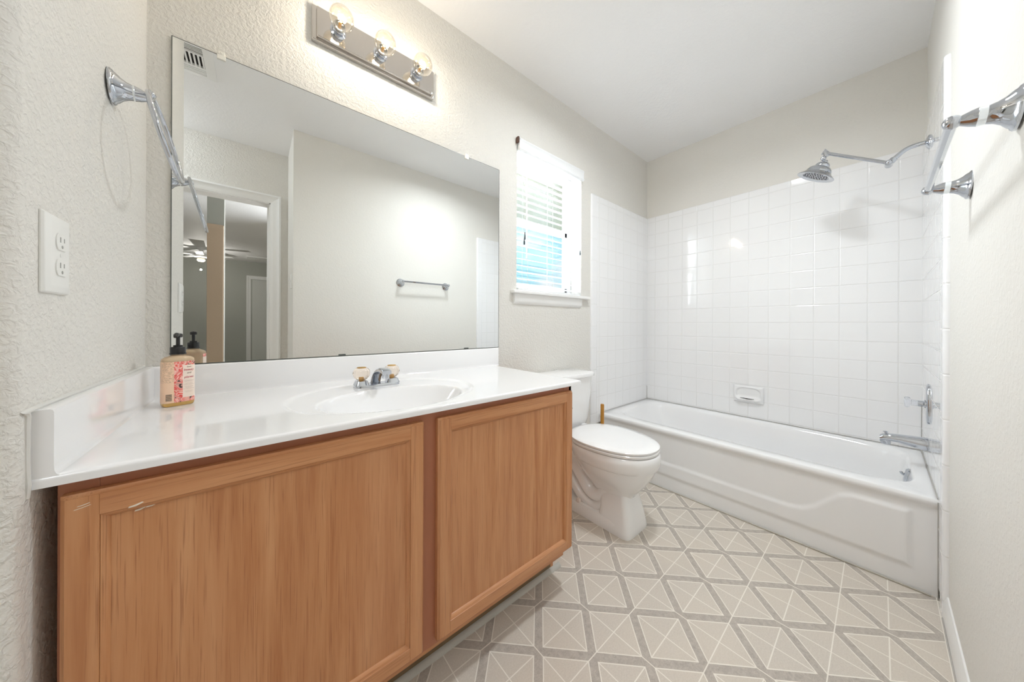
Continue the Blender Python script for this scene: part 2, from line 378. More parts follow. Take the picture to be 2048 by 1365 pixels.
# ------------------------------------------------------------------ window
win = struct('window_1', MB().box(XW0, XW1, .088, .128, ZW0, ZW0+.035).box(XW0, XW1, .088, .128, ZW1-.035, ZW1).box(XW0, XW0+.035, .088, .128, ZW0, ZW1).box(XW1-.035, XW1, .088, .128, ZW0, ZW1), M['vinyl'], bev=.003)
put('sash', MB().box(XW0+.03, XW1-.03, .10, .126, 1.630, 1.668).box(XW0+.03, XW0+.055, .10, .126, 1.24, 2.03).box(XW1-.055, XW1-.03, .10, .126, 1.24, 2.03).box(XW0+.03, XW1-.03, .10, .126, 1.24, 1.27), M['vinyl'], win, bev=.002)
put('window_pane', MB().box(XW0+.05, XW1-.05, .112, .115, 1.26, 2.03), M['pane'], win)
struct('trim_3', MB().box(XW0-.045, XW1+.068, -.034, .0, 1.190, 1.210).box(XW0, XW1, 0, .088, 1.190, 1.210), M['white_paint'], bev=.005, seg=3)
ap = MB().loft([[(x, y, z) for y, z in ((0, 1.19), (-.020, 1.19), (-.017, 1.178), (-.015, 1.15), (-.010, 1.138), (-.004, 1.132), (0, 1.132))] for x in (XW0-.025, XW1-.008)])
struct('trim_4', ap, M['white_paint'])
# blind
BY = .012
bl = emp('window_blind', (1.437, BY, 1.215), 'white horizontal slat window blind, slats open, hanging in the bathroom window', 'blind')
put('valance', MB().loft([[(x, y, z) for y, z in ((-.012, 2.004), (-.022, 2.004), (-.026, 2.012), (-.022, 2.020), (-.022, 2.055), (-.026, 2.064), (-.022, 2.073), (-.012, 2.073))] for x in (1.143, 1.732)]), M['blind'], bl)
put('headrail', MB().box(1.150, 1.724, -.008, .045, 2.012, 2.056), M['blind'], bl, bev=.002)
zs = [1.242+i*.0388 for i in range(20)]
for z in zs:
    tl = math.radians(17); n = 6; top = []; bot = []
    for i in range(n+1):
        u = -1+2*i/n; cy = u*.0245; cz = .0025*(1-u*u)
        y = BY+.006+cy*math.cos(tl)-cz*math.sin(tl); zz = z+cy*math.sin(tl)+cz
        top.append((y, zz+.0013)); bot.append((y, zz-.0013))
    pr = bot+top[::-1]
    put('slat', MB().loft([[(x, y, zz) for y, zz in pr] for x in (1.151, 1.722)]), M['blind'], bl)
put('bottom_rail', MB().box(1.151, 1.722, BY-.018, BY+.03, 1.2135, 1.226), M['blind'], bl, bev=.003)
lad = MB()
for x in (1.222, 1.437, 1.655):
    for y in (BY-.0175, BY+.03): lad.tube([(x, y, 1.22), (x, y, 2.01)], .0009, 5)
put('ladder_cord', lad, M['wire'], bl)
for x, z, h in ((1.1905, 1.545, .06), (1.186, 1.508, .05), (1.700, 1.52, .045)):
    c_ = put('pull_cord', MB().tube([(x, -.016, z), (x+.002, -.016, 2.01)], .0008, 5), M['wire'], bl)
    put('tassel', MB().lathe([(0, 0), (.0045, .002), (.0055, .01), (.003, h*.7), (.0015, h*.75)], (x, -.016, z-h*.7), (0, 0, 1), 12), M['tassel'], c_)
put('wand', MB().tube([(1.206, -.014, 1.40), (1.206, -.014, 2.0)], .0025, 8), M['frost'], bl)
put('bracket', MB().box(1.132, 1.142, -.022, -.001, 2.045, 2.078), plain('stained_bracket', (.10, .05, .035), .6), bl, bev=.002)

# outdoors
struct('roof_eave', MB().box(-2, 5, .13, 1.3, 2.20, 2.30).box(-2, 5, 1.3, 1.33, 2.14, 2.34), M['soffit'], sm=False)
struct('ground', MB().box(-60, 90, .2, 120, -.5, -.4), M['grass'], sm=False)
for i in range(7):
    x = 12+i*7; y = 26+random.uniform(-2, 2); h = random.uniform(2.6, 3.4)
    t = emp('tree', (x, y, -.4), 'distant green trees low behind the window blind, seen just over the sill', 'tree', 'distant trees outside the window')
    put('trunk', MB().tube([(x, y, -.4), (x+.1, y, h)], [.2, .08], 8), M['bark'], t)
    cm = MB()
    for k in range(9):
        cm.sphere((x+random.uniform(-1.6, 1.6), y+random.uniform(-1, 1), h-.6+random.uniform(-.6, 1.0)), random.uniform(.6, 1.0), 6)
    put('crown', cm, M['leaf'], t)

# ------------------------------------------------------------------ mirror
mi = emp('wall_mirror', (.411, 0, .889), 'large frameless rectangular wall mirror above the vanity backsplash', 'mirror')
put('glass', MB().box(-.188, 1.009, -.0062, -.0012, .8925, 1.850), M['mirror'], mi, sm=False)
put('edge', MB().box(-.190, -.188, -.0064, -.001, .8905, 1.8515).box(1.009, 1.0112, -.0064, -.001, .8905, 1.8515).box(-.19, 1.0112, -.0064, -.001, 1.850, 1.8517).box(-.19, 1.0112, -.0064, -.001, .8903, .8925), M['mirror_edge'], mi, sm=False)
for x in (-.084, .806):
    put('clip', MB().box(x-.010, x+.010, -.0105, -.0065, 1.838, 1.852).box(x-.008, x+.008, -.0105, 0, 1.852, 1.862).tube([(x, -.012, 1.857), (x, -.004, 1.857)], .003, 8), M['clip'], mi, bev=.001)
for x in (.808, .256):
    put('clip', MB().box(x-.012, x+.012, -.009, -.0065, .892, .898), M['mirror_edge'], mi, bev=.001, label='dark lower mirror clip')

# ------------------------------------------------------------------ vanity cabinet
va = emp('vanity_cabinet', (.36, -.3, 0), 'oak bathroom vanity cabinet with two panel doors under the white sink top', 'vanity cabinet')
put('side_panel', MB().loft([[(x, y, z) for y, z in ((-.004, 0), (-.463, 0), (-.463, .142), (-.555, .142), (-.555, .779), (-.004, .779))] for x in (.935, .950)]), M['wood_v'], va, bev=.001)
put('side_panel', MB().box(-.222, -.210, -.54, -.004, .0, .779), M['wood_v'], va, bev=.001)
put('back_panel', MB().box(-.21, .935, -.012, -.004, .05, .6), M['wood_v'], va)
put('bottom_shelf', MB().box(-.21, .935, -.53, -.012, .105, .12), M['wood_h'], va)
put('face_frame', MB().box(-.2225, -.184, -.555, -.536, .142, .781).box(.298, .41, -.555, -.536, .142, .781).box(.905, .950, -.555, -.536, .142, .781)
    .box(-.184, .298, -.5548, -.536, .722, .781).box(.41, .905, -.5548, -.536, .722, .781).box(-.184, .298, -.5548, -.536, .142, .185).box(.41, .905, -.5548, -.536, .142, .185), M['wood_f'], va, bev=.0008)
put('toe_kick', MB().box(-.222, .945, -.462, -.452, 0, .142), M['kick'], va)
def door(x0, x1, z0, z1, nm):
    d = emp('door', ((x0+x1)/2, -.575, (z0+z1)/2)); d.parent = va; d.location = Vector(d.location)-va.location
    yb, yf = -.5555, -.575; fw = .0365
    # pieces with a small outer lip and an inner bevel sloping down to the panel
    flatp = [(0, yb), (0, yf+.006), (.0045, yf+.0022), (.0052, yf), (fw-.0006, yf), (fw, yf+.0008), (fw, yb)]
    bevp = [(fw, yb), (fw, yf+.0022), (fw+.0006, yf+.0013), (fw+.0035, yf+.0028), (fw+.0085, yf+.0085), (fw+.009, yf+.0105), (fw+.009, yb)]
    for o, s_ in ((x0, 1), (x1, -1)):
        mb = MB(); zz = [(z0, .006), (z0+.0045, .0018), (z0+.0052, 0), (z1-.0052, 0), (z1-.0045, .0018), (z1, .006)]
        mb.loft([[(o+s_*u, max(y, yf+c) if y < yb else y, z) for u, y in flatp] for z, c in zz])
        mb.loft([[(o+s_*u, y, z+(u if z == z0 else -u)) for u, y in bevp] for z in (z0, z1)])
        put('stile', mb, M['wood_v'], d)
    for o, s_ in ((z0, 1), (z1, -1)):
        mb = MB()
        mb.loft([[(x, y, o+s_*u) for u, y in flatp] for x in (x0+fw, x1-fw)])
        mb.loft([[(x+(u if x == x0 else -u), y, o+s_*u) for u, y in bevp] for x in (x0, x1)])
        put('rail', mb, M['wood_h'], d)
    put('panel', MB().box(x0+fw+.006, x1-fw-.006, yf+.0098, yb, z0+fw+.006, z1-fw-.006), M['wood_v'], d)
    return d
d1 = door(-.216, .337, .161, .7595, 'l'); d_ = door(.377, .937, .161, .7595, 'r')
chipm = plain('pale_scratch', (.75, .68, .58), .6)
for (x, z, w_, h_) in ((-.152, .7225, .016, .0022), (-.147, .712, .012, .0018), (-.135, .714, .014, .0022), (-.200, .742, .012, .0008), (-.203, .738, .016, .0007)):
    f_ = z > .718
    put('paint_chip', MB().loft([[(x+dx*w_, yy, z+dz*h_+dx*w_*.22) for dx, dz in ((0, 0), (.5, -.6), (1, .2), (.9, 1), (.4, .7), (.05, .9))] for yy in ((-.5755, -.5745) if f_ else (-.5680, -.5665))]), chipm, d1)

# ------------------------------------------------------------------ vanity top
vt = emp('sink_countertop', (.37, -.29, .782), 'glossy white cultured marble vanity top with moulded oval sink bowl', 'countertop')
X0, X1, Y0, Y1, ZT_ = -.2375, .979, -.5815, -.001, .797
def ss(a, b, x):
    t = max(0, min(1, (x-a)/(b-a))); return t*t*(3-2*t)
def topz(x, y):
    z = ZT_
    er = math.hypot((x-.332)/.272, (y+.325)/.222); z -= .0035*(1-ss(.97, 1.03, er))
    r = math.hypot((x-.332)/.207, (y+.388)/.146)
    if r < 1.04:
        t = max(0, 1.0-r); z -= .0025*ss(1.04, .98, r) + .118*(1-(1-t)**2.4)
    return z
def edge(d, r=.006):
    d = max(0, min(r, d)); return r-math.sqrt(r*r-(r-d)**2)
def axis(a, b, step, e0, e1):
    o = [a+k for k in (0, .0006, .002, .004, .0065)] if e0 else [a]
    e = [b-k for k in (.0065, .004, .002, .0006, 0)] if e1 else [b]
    lo, hi = o[-1], e[0]; n = int((hi-lo)/step); return o+[lo+(hi-lo)*i/n for i in range(1, n)]+e
xs = axis(X0, X1, .0046, False, True); ys = axis(Y0, Y1, .0046, True, False)
tm = MB().grid(xs, ys, lambda x, y: (x, y, topz(x, y)-edge(y-Y0)-edge(X1-x)))
zb_ = .7815
tm.grid(xs, [0, 1], lambda x, s_: (x, Y0, (topz(x, Y0)-edge(0)-edge(X1-x)) if s_ else zb_))
tm.grid(ys, [0, 1], lambda y, s_: (X1, y, (topz(X1, y)-edge(y-Y0)-edge(0)) if s_ else zb_))
tm.grid([X0, -.21], [Y0, Y1], lambda x, y: (x, y, zb_)).grid([.93, X1], [Y0, Y1], lambda x, y: (x, y, zb_)).grid([-.21, .93], [Y0, -.55], lambda x, y: (x, y, zb_))
put('countertop', tm, M['marble'], vt)
def splash(p, l):  # profile with rounded top
    pass
bs = MB().loft([[(x, y, z) for y, z in ((-.001, .79), (-.026, .7955), (-.0225, .7985), (-.0208, .803), (-.020, .81), (-.020, .884), (-.0185, .8875), (-.016, .889), (-.001, .889))] for x in (-.2375, 1.0)])
put('backsplash', bs, M['marble'], vt)
sp = MB().loft([[(x, y, z) for x, z in ((-.2375, .79), (-.2135, .7955), (-.2165, .7985), (-.2180, .803), (-.2185, .81), (-.2185, .886), (-.2195, .889), (-.222, .8905), (-.2375, .8905))] for y in (-.5795, -.015)])
put('side_splash', sp, M['marble'], vt)
cb = MB().tube(smooth([(-.2372, -.02, .8925), (-.2365, -.2, .8918), (-.237, -.4, .893), (-.2368, -.582, .8925), (-.2375, -.588, .885), (-.2385, -.5865, .83), (-.238, -.586, .80), (-.2375, -.5865, .79), (-.239, -.585, .773)], 5), .0035, 8)
put('caulk_bead', cb, M['caulkw'], vt)
put('drain', MB().lathe([(0, .004), (.018, .004), (.022, .002), (.022, -.002), (0, -.002)], (.332, -.388, .797-.0035-.118), (0, 0, 1), 24), M['chrome'], vt)

# ------------------------------------------------------------------ sink faucet
fx, fy, fz = .336, -.172, .7935
fa = emp('sink_faucet', (fx, fy, fz), 'small chrome sink faucet with two round clear knobs on the vanity top', 'faucet')
def rr(cx, cy, a, b, z, n=6, N=32): return sring(cx, cy, a, b, z, n, N)
bm_ = MB()
bm_.loft([rr(fx, fy, .075, .027, fz), rr(fx, fy, .0745, .0265, fz+.007), rr(fx, fy, .073, .025, fz+.009)])
for s_ in (-1, 1):
    bm_.loft([rr(fx+s_*.053, fy, .0225, .0255, fz+.007), rr(fx+s_*.052, fy, .017, .0205, fz+.022), rr(fx+s_*.0515, fy, .0135, .017, fz+.0235)])
put('base', bm_, M['chrome'], fa)
secs = []
for (y, z, w_, h_, nx) in ((-.150, .803, .017, .010, 0), (-.165, .822, .017, .013, .5), (-.185, .840, .0165, .012, .7), (-.21, .852, .016, .0105, .85), (-.24, .857, .0155, .0095, 1), (-.266, .855, .0155, .0095, 1.15), (-.280, .851, .0150, .008, 1.25)):
    # section plane perpendicular to the path
    a = nx; up = Vector((0, math.sin(a)*0+(-math.cos(a)), 0))+Vector((0, 0, math.sin(a)))
    up.normalize(); pts = []
    for px, py, _ in sring(0, 0, w_, h_, 0, 4, 24): pts.append((fx+px, y+up.y*py, z+up.z*py))
    secs.append(pts)
put('spout', MB().loft(secs).lathe([(.0105, 0), (.0115, .006), (.0115, .02)], (fx, -.268, .832), (0, 0, 1), 20), M['chrome'], fa)
for s_ in (-1, 1):
    kx = fx+s_*.0515; n = 40; rings = []
    for r, h in ((.011, 0), (.016, .003), (.0225, .010), (.0262, .018), (.0272, .025), (.0255, .033), (.0205, .040), (.016, .042)):
        rings.append([(kx+r*(1+.05*math.cos(10*2*PI*k/n))*math.cos(2*PI*k/n), fy+r*(1+.05*math.cos(10*2*PI*k/n))*math.sin(2*PI*k/n), fz+.0245+h) for k in range(n)])
    kn = put('knob', MB().loft(rings), M['acrylic'], fa, label='round ribbed clear knob')
    put('knob_cap', MB().lathe([(0, 0), (.0150, 0), (.0150, .002), (.013, .003), (0, .003)], (kx, fy, fz+.0667), (0, 0, 1), 24), M['brass'], kn)
    put('stem', MB().lathe([(.0075, 0), (.0075, .012), (.005, .016)], (kx, fy, fz+.0235), (0, 0, 1), 12), M['brass'], kn)

# ------------------------------------------------------------------ soap bottle
def label_mat():
    g = NG('soap_label'); P, V = g.obj()
    n = g.noise(V, 42, 2, .5, dist=1.8); n2 = g.noise(V, 60, 1, .5, (1, 1, .7), 2.5)
    fl = g.ramp(n, (.36, srgb(60, 40, 38)), (.42, srgb(240, 180, 165)), (.50, srgb(226, 62, 58)), (.58, srgb(250, 208, 196)), (.66, srgb(238, 92, 80)))
    pnl = srgb(246, 228, 214)
    inr = g.math('MULTIPLY', g.math('GREATER_THAN', P[0], .0035), g.math('MULTIPLY', g.math('GREATER_THAN', P[2], .021), g.math('LESS_THAN', P[2], .106)))
    inl = g.math('LESS_THAN', P[0], -.0125)
    c = g.mix(inr, fl, pnl); c = g.mix(inl, c, srgb(244, 208, 178))
    sq = g.math('MULTIPLY', inl, g.math('MULTIPLY', g.math('GREATER_THAN', g.noise(V, 420, 0, .5, (.6, 1, 1.6)), .52), g.math('GREATER_THAN', P[2], .062)))
    c = g.mix(g.math('MULTIPLY', sq, .35), c, srgb(150, 120, 90))
    g.set(Base_Color=c, Roughness=.35); return g.m
bc = Vector((-.157, -.138, .797)); ba = math.radians(24)
sb = emp('soap_bottle', bc, 'amber liquid soap bottle with black pump and red floral label on the vanity top', 'soap bottle')
def brg(z, a, b, n=3.4): return [(bc.x+x, bc.y+y, bc.z+z) for x, y, _ in sring(0, 0, a, b, 0, n, 40)]
def bput(name, mb, mat, parent=None, **k):
    o = put(name, mb, mat, parent or sb, **k); return o
BA, BB = .0300, .0190
liq = MB().loft([brg(.0005, BA*.93, BB*.9), brg(.003, BA*.99, BB*.98), brg(.006, BA, BB), brg(.052, BA, BB)])
bput('liquid', liq, M['soapliquid'])
body = MB().loft([brg(.052, BA, BB), brg(.118, BA, BB), brg(.123, BA*.97, BB*.96), brg(.1275, BA*.78, BB*.86), brg(.1305, .016, .0145, 2), brg(.132, .0125, .0125, 2), brg(.137, .0120, .0120, 2)])
bput('bottle_body', body, M['soapclear'])
lab = MB(); rings = []
full = sring(0, 0, BA+.0005, BB+.0005, 0, 3.4, 40)
front = [p for p in full if p[1] < BB*.55]; front.sort(key=lambda p: math.atan2(p[1], p[0]) if p[1] <= 0 or p[0] > 0 else math.atan2(p[1], p[0])-2*PI)
lab.grid(list(range(len(front))), [.010, .116], lambda i, z: (bc.x+front[i][0], bc.y+front[i][1], bc.z+z))
lo = bput('label', lab, label_mat(), label='pink label with red flowers and a cream text panel')
bput('pump_collar', MB().lathe([(0, .134), (.0158, .134), (.0158, .1375), (.0148, .138), (.0148, .152), (.0138, .1535), (.009, .154), (.009, .158), (.0045, .159)], bc, (0, 0, 1), 32), M['black'])
bput('pump_head', MB().lathe([(.004, .155), (.004, .178), (.0075, .1785), (.0085, .181), (.0085, .187), (.006, .189), (0, .189)], bc, (0, 0, 1), 24).tube([(bc.x, bc.y, bc.z+.184), (bc.x-.007, bc.y-.015, bc.z+.186), (bc.x-.012, bc.y-.026, bc.z+.184), (bc.x-.0135, bc.y-.029, bc.z+.180)], [.0060, .0055, .0045, .0035], 12), M['black'])
def words(txt, x, z, size, mat, nm='lettering', shear=0):
    cu = bpy.data.curves.new(nm, 'FONT'); cu.body = txt; cu.size = size; cu.extrude = .0001; cu.shear = shear; cu.align_x = 'CENTER'
    tmp = bpy.data.objects.new('tmp', cu); C.objects.link(tmp); dg = bpy.context.evaluated_depsgraph_get()
    me = bpy.data.meshes.new_from_object(tmp.evaluated_get(dg)); bpy.data.objects.remove(tmp)
    o = bpy.data.objects.new(nm, me); C.objects.link(o); me.materials.append(mat); o.parent = lo
    for v in me.vertices:
        X, Zz = v.co.x, v.co.y; xx = max(-BA, min(BA, x+X)); yy = -(BB+.0008)*(max(0, 1-(abs(xx)/(BA+.0008))**3.4))**(1/3.4)
        v.co = Vector((xx, yy-v.co.z, z+Zz))
    return o
red = plain('crimson_print', srgb(190, 40, 80), .5); grey = plain('grey_print', srgb(130, 110, 100), .5)
words('love', .0155, .0995, .0052, grey); words('beauty', .0150, .091, .0076, red, shear=.25); words('and', .0155, .083, .0058, grey, shear=.2); words('planet', .0150, .0715, .0076, red, shear=.25)
for i, z in enumerate((.064, .0615, .056, .053, .048, .045, .042, .036, .033)): words('—'*(6-(i % 3)), .0155, z, .0036, grey)
bb_ = MB()
for i in range(8):
    z = .016+i*.0022
    bb_.grid([-.0265, -.0235, -.0205, -.0165], [z, z+.0011], lambda x, zz: (bc.x+x, bc.y-(BB+.0008)*(1-(abs(x)/(BA+.0008))**3.4)**(1/3.4), bc.z+zz))
put('barcode', bb_, M['black'], lo)
sb.rotation_euler = (0, 0, ba)

# ------------------------------------------------------------------ vanity light bar with three bulbs
lb = emp('vanity_light', (.3875, 0, 2.105), 'chrome strip vanity light with three clear globe bulbs above the mirror', 'light fixture')
put('backplate', MB().box(.152, .623, -.018, 0, 2.043, 2.168).box(.166, .612, -.030, -.018, 2.052, 2.160), M['plate'], lb, bev=.003, seg=3)
for x in (.2335, .3845, .5365):
    put('socket', MB().lathe([(.0265, .028), (.0265, .031), (.0205, .034), (.0205, .043), (.0215, .0445), (.0215, .0475), (.0185, .050), (.0180, .062), (.016, .062), (.016, .045), (0, .045)], (x, 0, 2.105), (0, -1, 0), 32), M['chrome'], lb)
    R_ = .040; c_ = .094; pr = [(.0125, .048), (.0128, .056)]
    for i in range(3, 17):
        a = PI*i/16; r = R_*math.sin(a); h = c_-R_*math.cos(a)
        pr.append((max(r, .0128) if i < 4 else r, h))
    b_ = put('bulb', MB().lathe(pr, (x, 0, 2.105), (0, -1, 0), 36), M['bulbglass'], lb, label='lit clear globe bulb')
    fil = []
    for i in range(49):
        a = i/48*2*PI*6; fil.append((x-.011+.022*i/48, -.092+.0045*math.cos(a), 2.110+.0045*math.sin(a)))
    put('filament', MB().tube(fil, .0016, 6), M['filament'], b_)
    put('stem_mount', MB().tube([(x, -.05, 2.105), (x, -.078, 2.106)], [.006, .004], 10).tube([(x, -.076, 2.106), (x-.011, -.092, 2.108)], .0005, 5).tube([(x, -.076, 2.106), (x+.011, -.092, 2.108)], .0005, 5), M['brass'], b_)
    l = bpy.data.lights.new('bulb_light', 'POINT'); l.energy = BULB_W; l.color = (1, .93, .84); l.shadow_soft_size = .012
    lo_ = bpy.data.objects.new('bulb_light', l); C.objects.link(lo_); lo_.location = (x-.3875, -.092, .003); lo_.parent = lb

# ------------------------------------------------------------------ towel hardware
def post_profile(L, R_):
    return [(0, 0), (R_, 0), (R_, .003), (R_*.93, .006), (R_*.86, .007), (R_*.80, .010), (R_*.62, .016), (R_*.48, .024), (R_*.42, .032), (R_*.40, L-.022)], \
           [(R_*.405, L-.034), (R_*.415, L-.034), (R_*.43, L-.021), (R_*.44, L-.0205), (R_*.43, L-.020)], \
           [(R_*.43, L-.0205), (R_*.36, L-.012), (R_*.23, L-.002), (R_*.22, L+.001), (0, L+.001)]
def post(parent, o, ax, L, R_):
    a, b, c = post_profile(L, R_)
    p = put('post', MB().lathe(a, o, ax, 36), M['chrome'], parent)
    put('collar', MB().lathe(b, o, ax, 36), M['collar_tint'], p); put('cone', MB().lathe(c, o, ax, 36), M['chrome'], p)
# ring on the near left wall
tr = emp('towel_ring', (-.238, -.280, 1.516), 'chrome towel ring on the textured wall at the left above the outlet', 'towel ring')
post(tr, (-.238, -.280, 1.516), (1, .08, .05), .054, .036)
rc = Vector((-.160, -.266, 1.440)); rings = []; tilt = .24
pts = []
for k in range(61):
    a = 2*PI*k/60; d = Vector((math.cos(a)*0, math.cos(a), math.sin(a)))
    u = Vector((-math.sin(tilt), 0, math.cos(tilt))); vv = Vector((0.02, 1, 0)).normalized()
    pts.append(rc+u*.0905*math.sin(a)+vv*.0905*math.cos(a))
put('ring', MB().tube(pts, .0048, 12, cap=False), M['chrome'], tr)
put('loop', MB().tube([(-.186, -.277, 1.519), (-.181, -.276, 1.523), (-.176, -.275, 1.521)], [.0075, .0085, .0075], 14).sphere((-.181, -.288, 1.522), .008, 8), M['chrome'], tr)
# bar on the right wall
tb = emp('towel_bar', (1.24, YC, 1.398), 'chrome towel bar with flared posts on the right wall beside the tub tile', 'towel bar')
for x in (1.012, 1.464):
    post(tb, (x, YC, 1.392), (0, 1, .10), .062, .037)
    put('end_cap', MB().sphere((x, YC+.068, 1.399), .0125, 10), M['chrome'], tb)
put('bar', MB().tube([(1.012, YC+.068, 1.399), (1.464, YC+.068, 1.399)], .0082, 8), M['chrome'], tb)

# ------------------------------------------------------------------ outlet and switch
ol = emp('wall_outlet', (-.238, -.520, 1.1165), 'white duplex wall outlet with cover plate beside the mirror', 'outlet')
def plate(x, y, z, w_, h_, sx):
    R0 = [(x, y-w_/2, z-h_/2), (x, y+w_/2, z-h_/2), (x, y+w_/2, z+h_/2), (x, y-w_/2, z+h_/2)]
    rg = lambda d, i: [(x+sx*d, y+a*(w_/2-i), z+b*(h_/2-i)) for a, b in ((-1, -1), (1, -1), (1, 1), (-1, 1))]
    return MB().loft([rg(0, 0), rg(.002, 0), rg(.005, .002), rg(.0072, .010), rg(.0076, .013)])
put('cover_plate', plate(-.238, -.520, 1.1165, .079, .119, 1), M['plastic'], ol, bev=.0008)
for s_ in (-1, 1):
    zc = 1.1165+s_*.0195
    pts2 = []
    for k in range(28):
        a = 2*PI*k/28; yy = math.cos(a)*.0172; zz = max(-.0125, min(.0125, math.sin(a)*.0172)); pts2.append((yy, zz))
    r_ = put('receptacle', MB().loft([[(-.238+dx, -.520+a, zc+b) for a, b in pts2] for dx in (.006, .0092)]), M['plastic'], ol, bev=.0004)
    put('slot', MB().box(-.2290, -.2286, -.5275, -.5245, zc-.0005, zc+.0075).box(-.2290, -.2286, -.5155, -.5130, zc+.0005, zc+.0070).tube([(-.2290, -.520, zc-.0068), (-.2286, -.520, zc-.0068)], .0026, 12), plain('slot_grey', (.33, .33, .31), .6), r_)
put('screw', MB().tube([(-.2315, -.52, 1.1165), (-.2298, -.52, 1.1165)], .003, 12), M['plastic'], ol)
sw = emp('light_switch', (.2144, -1.602, 1.345), 'white light switch on the return wall near the doorway, seen edge-on in the mirror', 'light switch')
put('cover_plate', plate(.2144, -1.602, 1.345, .075, .118, -1), M['plastic'], sw, bev=.0008)
put('toggle', MB().box(.196, .208, -1.606, -1.598, 1.338, 1.352), M['plastic'], sw, bev=.001)

# ------------------------------------------------------------------ ceiling vent (seen in the mirror)
ve = emp('ceiling_vent', (-.335, -1.085, ZC), 'white ceiling air vent with louvers, seen in the top left of the mirror', 'air vent')
vx0, vx1, vy0, vy1 = -.485, -.180, -1.235, -.925; fw = .042
put('frame', MB().loft([sring(-.3325, -1.08, .1525, .155, ZC, 99, 8), sring(-.3325, -1.08, .1525, .155, ZC-.004, 99, 8), sring(-.3325, -1.08, .117, .120, ZC-.013, 99, 8), sring(-.3325, -1.08, .112, .115, ZC-.013, 99, 8), sring(-.3325, -1.08, .112, .115, ZC-.001, 99, 8)], False, False), M['white_paint'], ve)
put('duct', MB().box(-.4435, -.2215, -1.194, -.966, ZC-.0015, ZC-.0005), M['dark'], ve)
lv = MB()
for yy in (-.976, -.988, -1.0, -1.012): lv.box(-.444, -.221, yy-.0028, yy+.0028, ZC-.0045, ZC-.002)
for yy in (-1.145, -1.16, -1.175, -1.188): lv.box(-.444, -.221, yy-.005, yy+.005, ZC-.012, ZC-.002)
lv.box(-.444, -.221, -1.030, -1.022, ZC-.013, ZC-.002).box(-.444, -.221, -1.138, -1.130, ZC-.013, ZC-.002)
put('louver', lv, M['white_paint'], ve)
lv = MB()
for k in range(14): x = -.440+k*.0165; lv.box(x-.0035, x+.0035, -1.13, -1.03, ZC-.012, ZC-.002)
put('louver', lv, M['white_paint'], ve)

# bedroom ceiling fan with light
cf = emp('ceiling_fan', (-.80, -7.0, ZC), 'small white ceiling fan with lit globe in the far room, seen in the mirror', 'ceiling fan')
put('motor', MB().lathe([(.07, 0), (.07, .03), (.03, .05), (.03, .10), (.11, .12), (.11, .18), (.06, .2)], (-.80, -7.0, ZC), (0, 0, -1), 24), M['white_paint'], cf)
for k in range(5):
    a = 2*PI*k/5+.3; u = Vector((math.cos(a), math.sin(a), 0)); v_ = Vector((-u.y, u.x, 0)); c0 = Vector((-.80, -7.0, ZC-.15))
    q = [c0+u*.1+v_*.05, c0+u*.48+v_*.06, c0+u*.48-v_*.06, c0+u*.1-v_*.05]
    put('blade', MB().loft([[p+Vector((0, 0, d)) for p in q] for d in (0, .008)]), M['white_paint'], cf)
put('globe', MB().lathe([(0, .27), (.04, .265), (.06, .24), (.055, .21), (.04, .2)], (-.80, -7.0, ZC), (0, 0, -1), 24), M['lampglobe'], cf)
l = bpy.data.lights.new('fan_light', 'POINT'); l.energy = ROOM_W; l.color = (1, .95, .88); l.shadow_soft_size = .012
o = bpy.data.objects.new('fan_light', l); C.objects.link(o); o.location = (0, 0, -.42); o.parent = cf
ch = emp('attic_hatch', (.25, -7.5, ZC), 'pale rectangular ceiling hatch in the far room, seen in the mirror', 'ceiling hatch')
put('frame', MB().box(-.15, .65, -7.75, -7.3, ZC-.02, ZC), M['white_paint'], ch, bev=.004)

# ------------------------------------------------------------------ toilet
tx = 1.435
to = emp('toilet', (tx, -.38, 0), 'white two-piece toilet with closed lid between the vanity and the bathtub', 'toilet')
def lr(z, hx, yf, yb, n=2.3, cx=tx, N=64): return sring(cx, (yf+yb)/2, hx, (yb-yf)/2, z, n, N)
bw = MB()
# bowl
B = [(.150, .070, -.545, -.36, 3), (.175, .078, -.560, -.33, 2.8), (.205, .098, -.585, -.30, 2.5), (.24, .125, -.612, -.27, 2.3), (.275, .148, -.633, -.25, 2.2), (.305, .162, -.647, -.235, 2.2), (.322, .167, -.652, -.23, 2.2), (.326, .1735, -.660, -.225, 2.2), (.345, .180, -.668, -.22, 2.2), (.372, .182, -.670, -.215, 2.2), (.390, .180, -.667, -.21, 2.2), (.396, .176, -.662, -.21, 2.2), (.397, .165, -.65, -.22, 2.2)]
def ov(z, hx, yf, yb, n):   # egg plan: widest toward the back third
    cy = yb-.195 if yb-yf > .4 else (yf+yb)/2
    return sring(tx, cy, hx, cy-yf, z, n, 64, bf=yb-cy)
bw.loft([ov(*b) for b in B])
# pedestal column
bw.loft([lr(0, .103, -.581, -.40, 7), lr(.012, .1035, -.5815, -.40, 7), lr(.03, .101, -.578, -.402, 7), lr(.10, .089, -.566, -.41, 6), (lr(.17, .077, -.553, -.40, 5)), (lr(.215, .074, -.548, -.38, 4)), lr(.25, .09, -.56, -.33, 3)])
# foot
bw.loft([lr(0, .103, -.55, -.135, 7), lr(.045, .1025, -.55, -.135, 7), lr(.056, .097, -.54, -.14, 7), lr(.058, .08, -.52, -.15, 5)])
# rear deck under the tank and webs
bw.loft([lr(.20, .05, -.30, -.10, 4), lr(.27, .08, -.36, -.05, 4), lr(.33, .115, -.40, -.035, 4), lr(.375, .125, -.42, -.03, 5), lr(.392, .124, -.42, -.032, 5)])
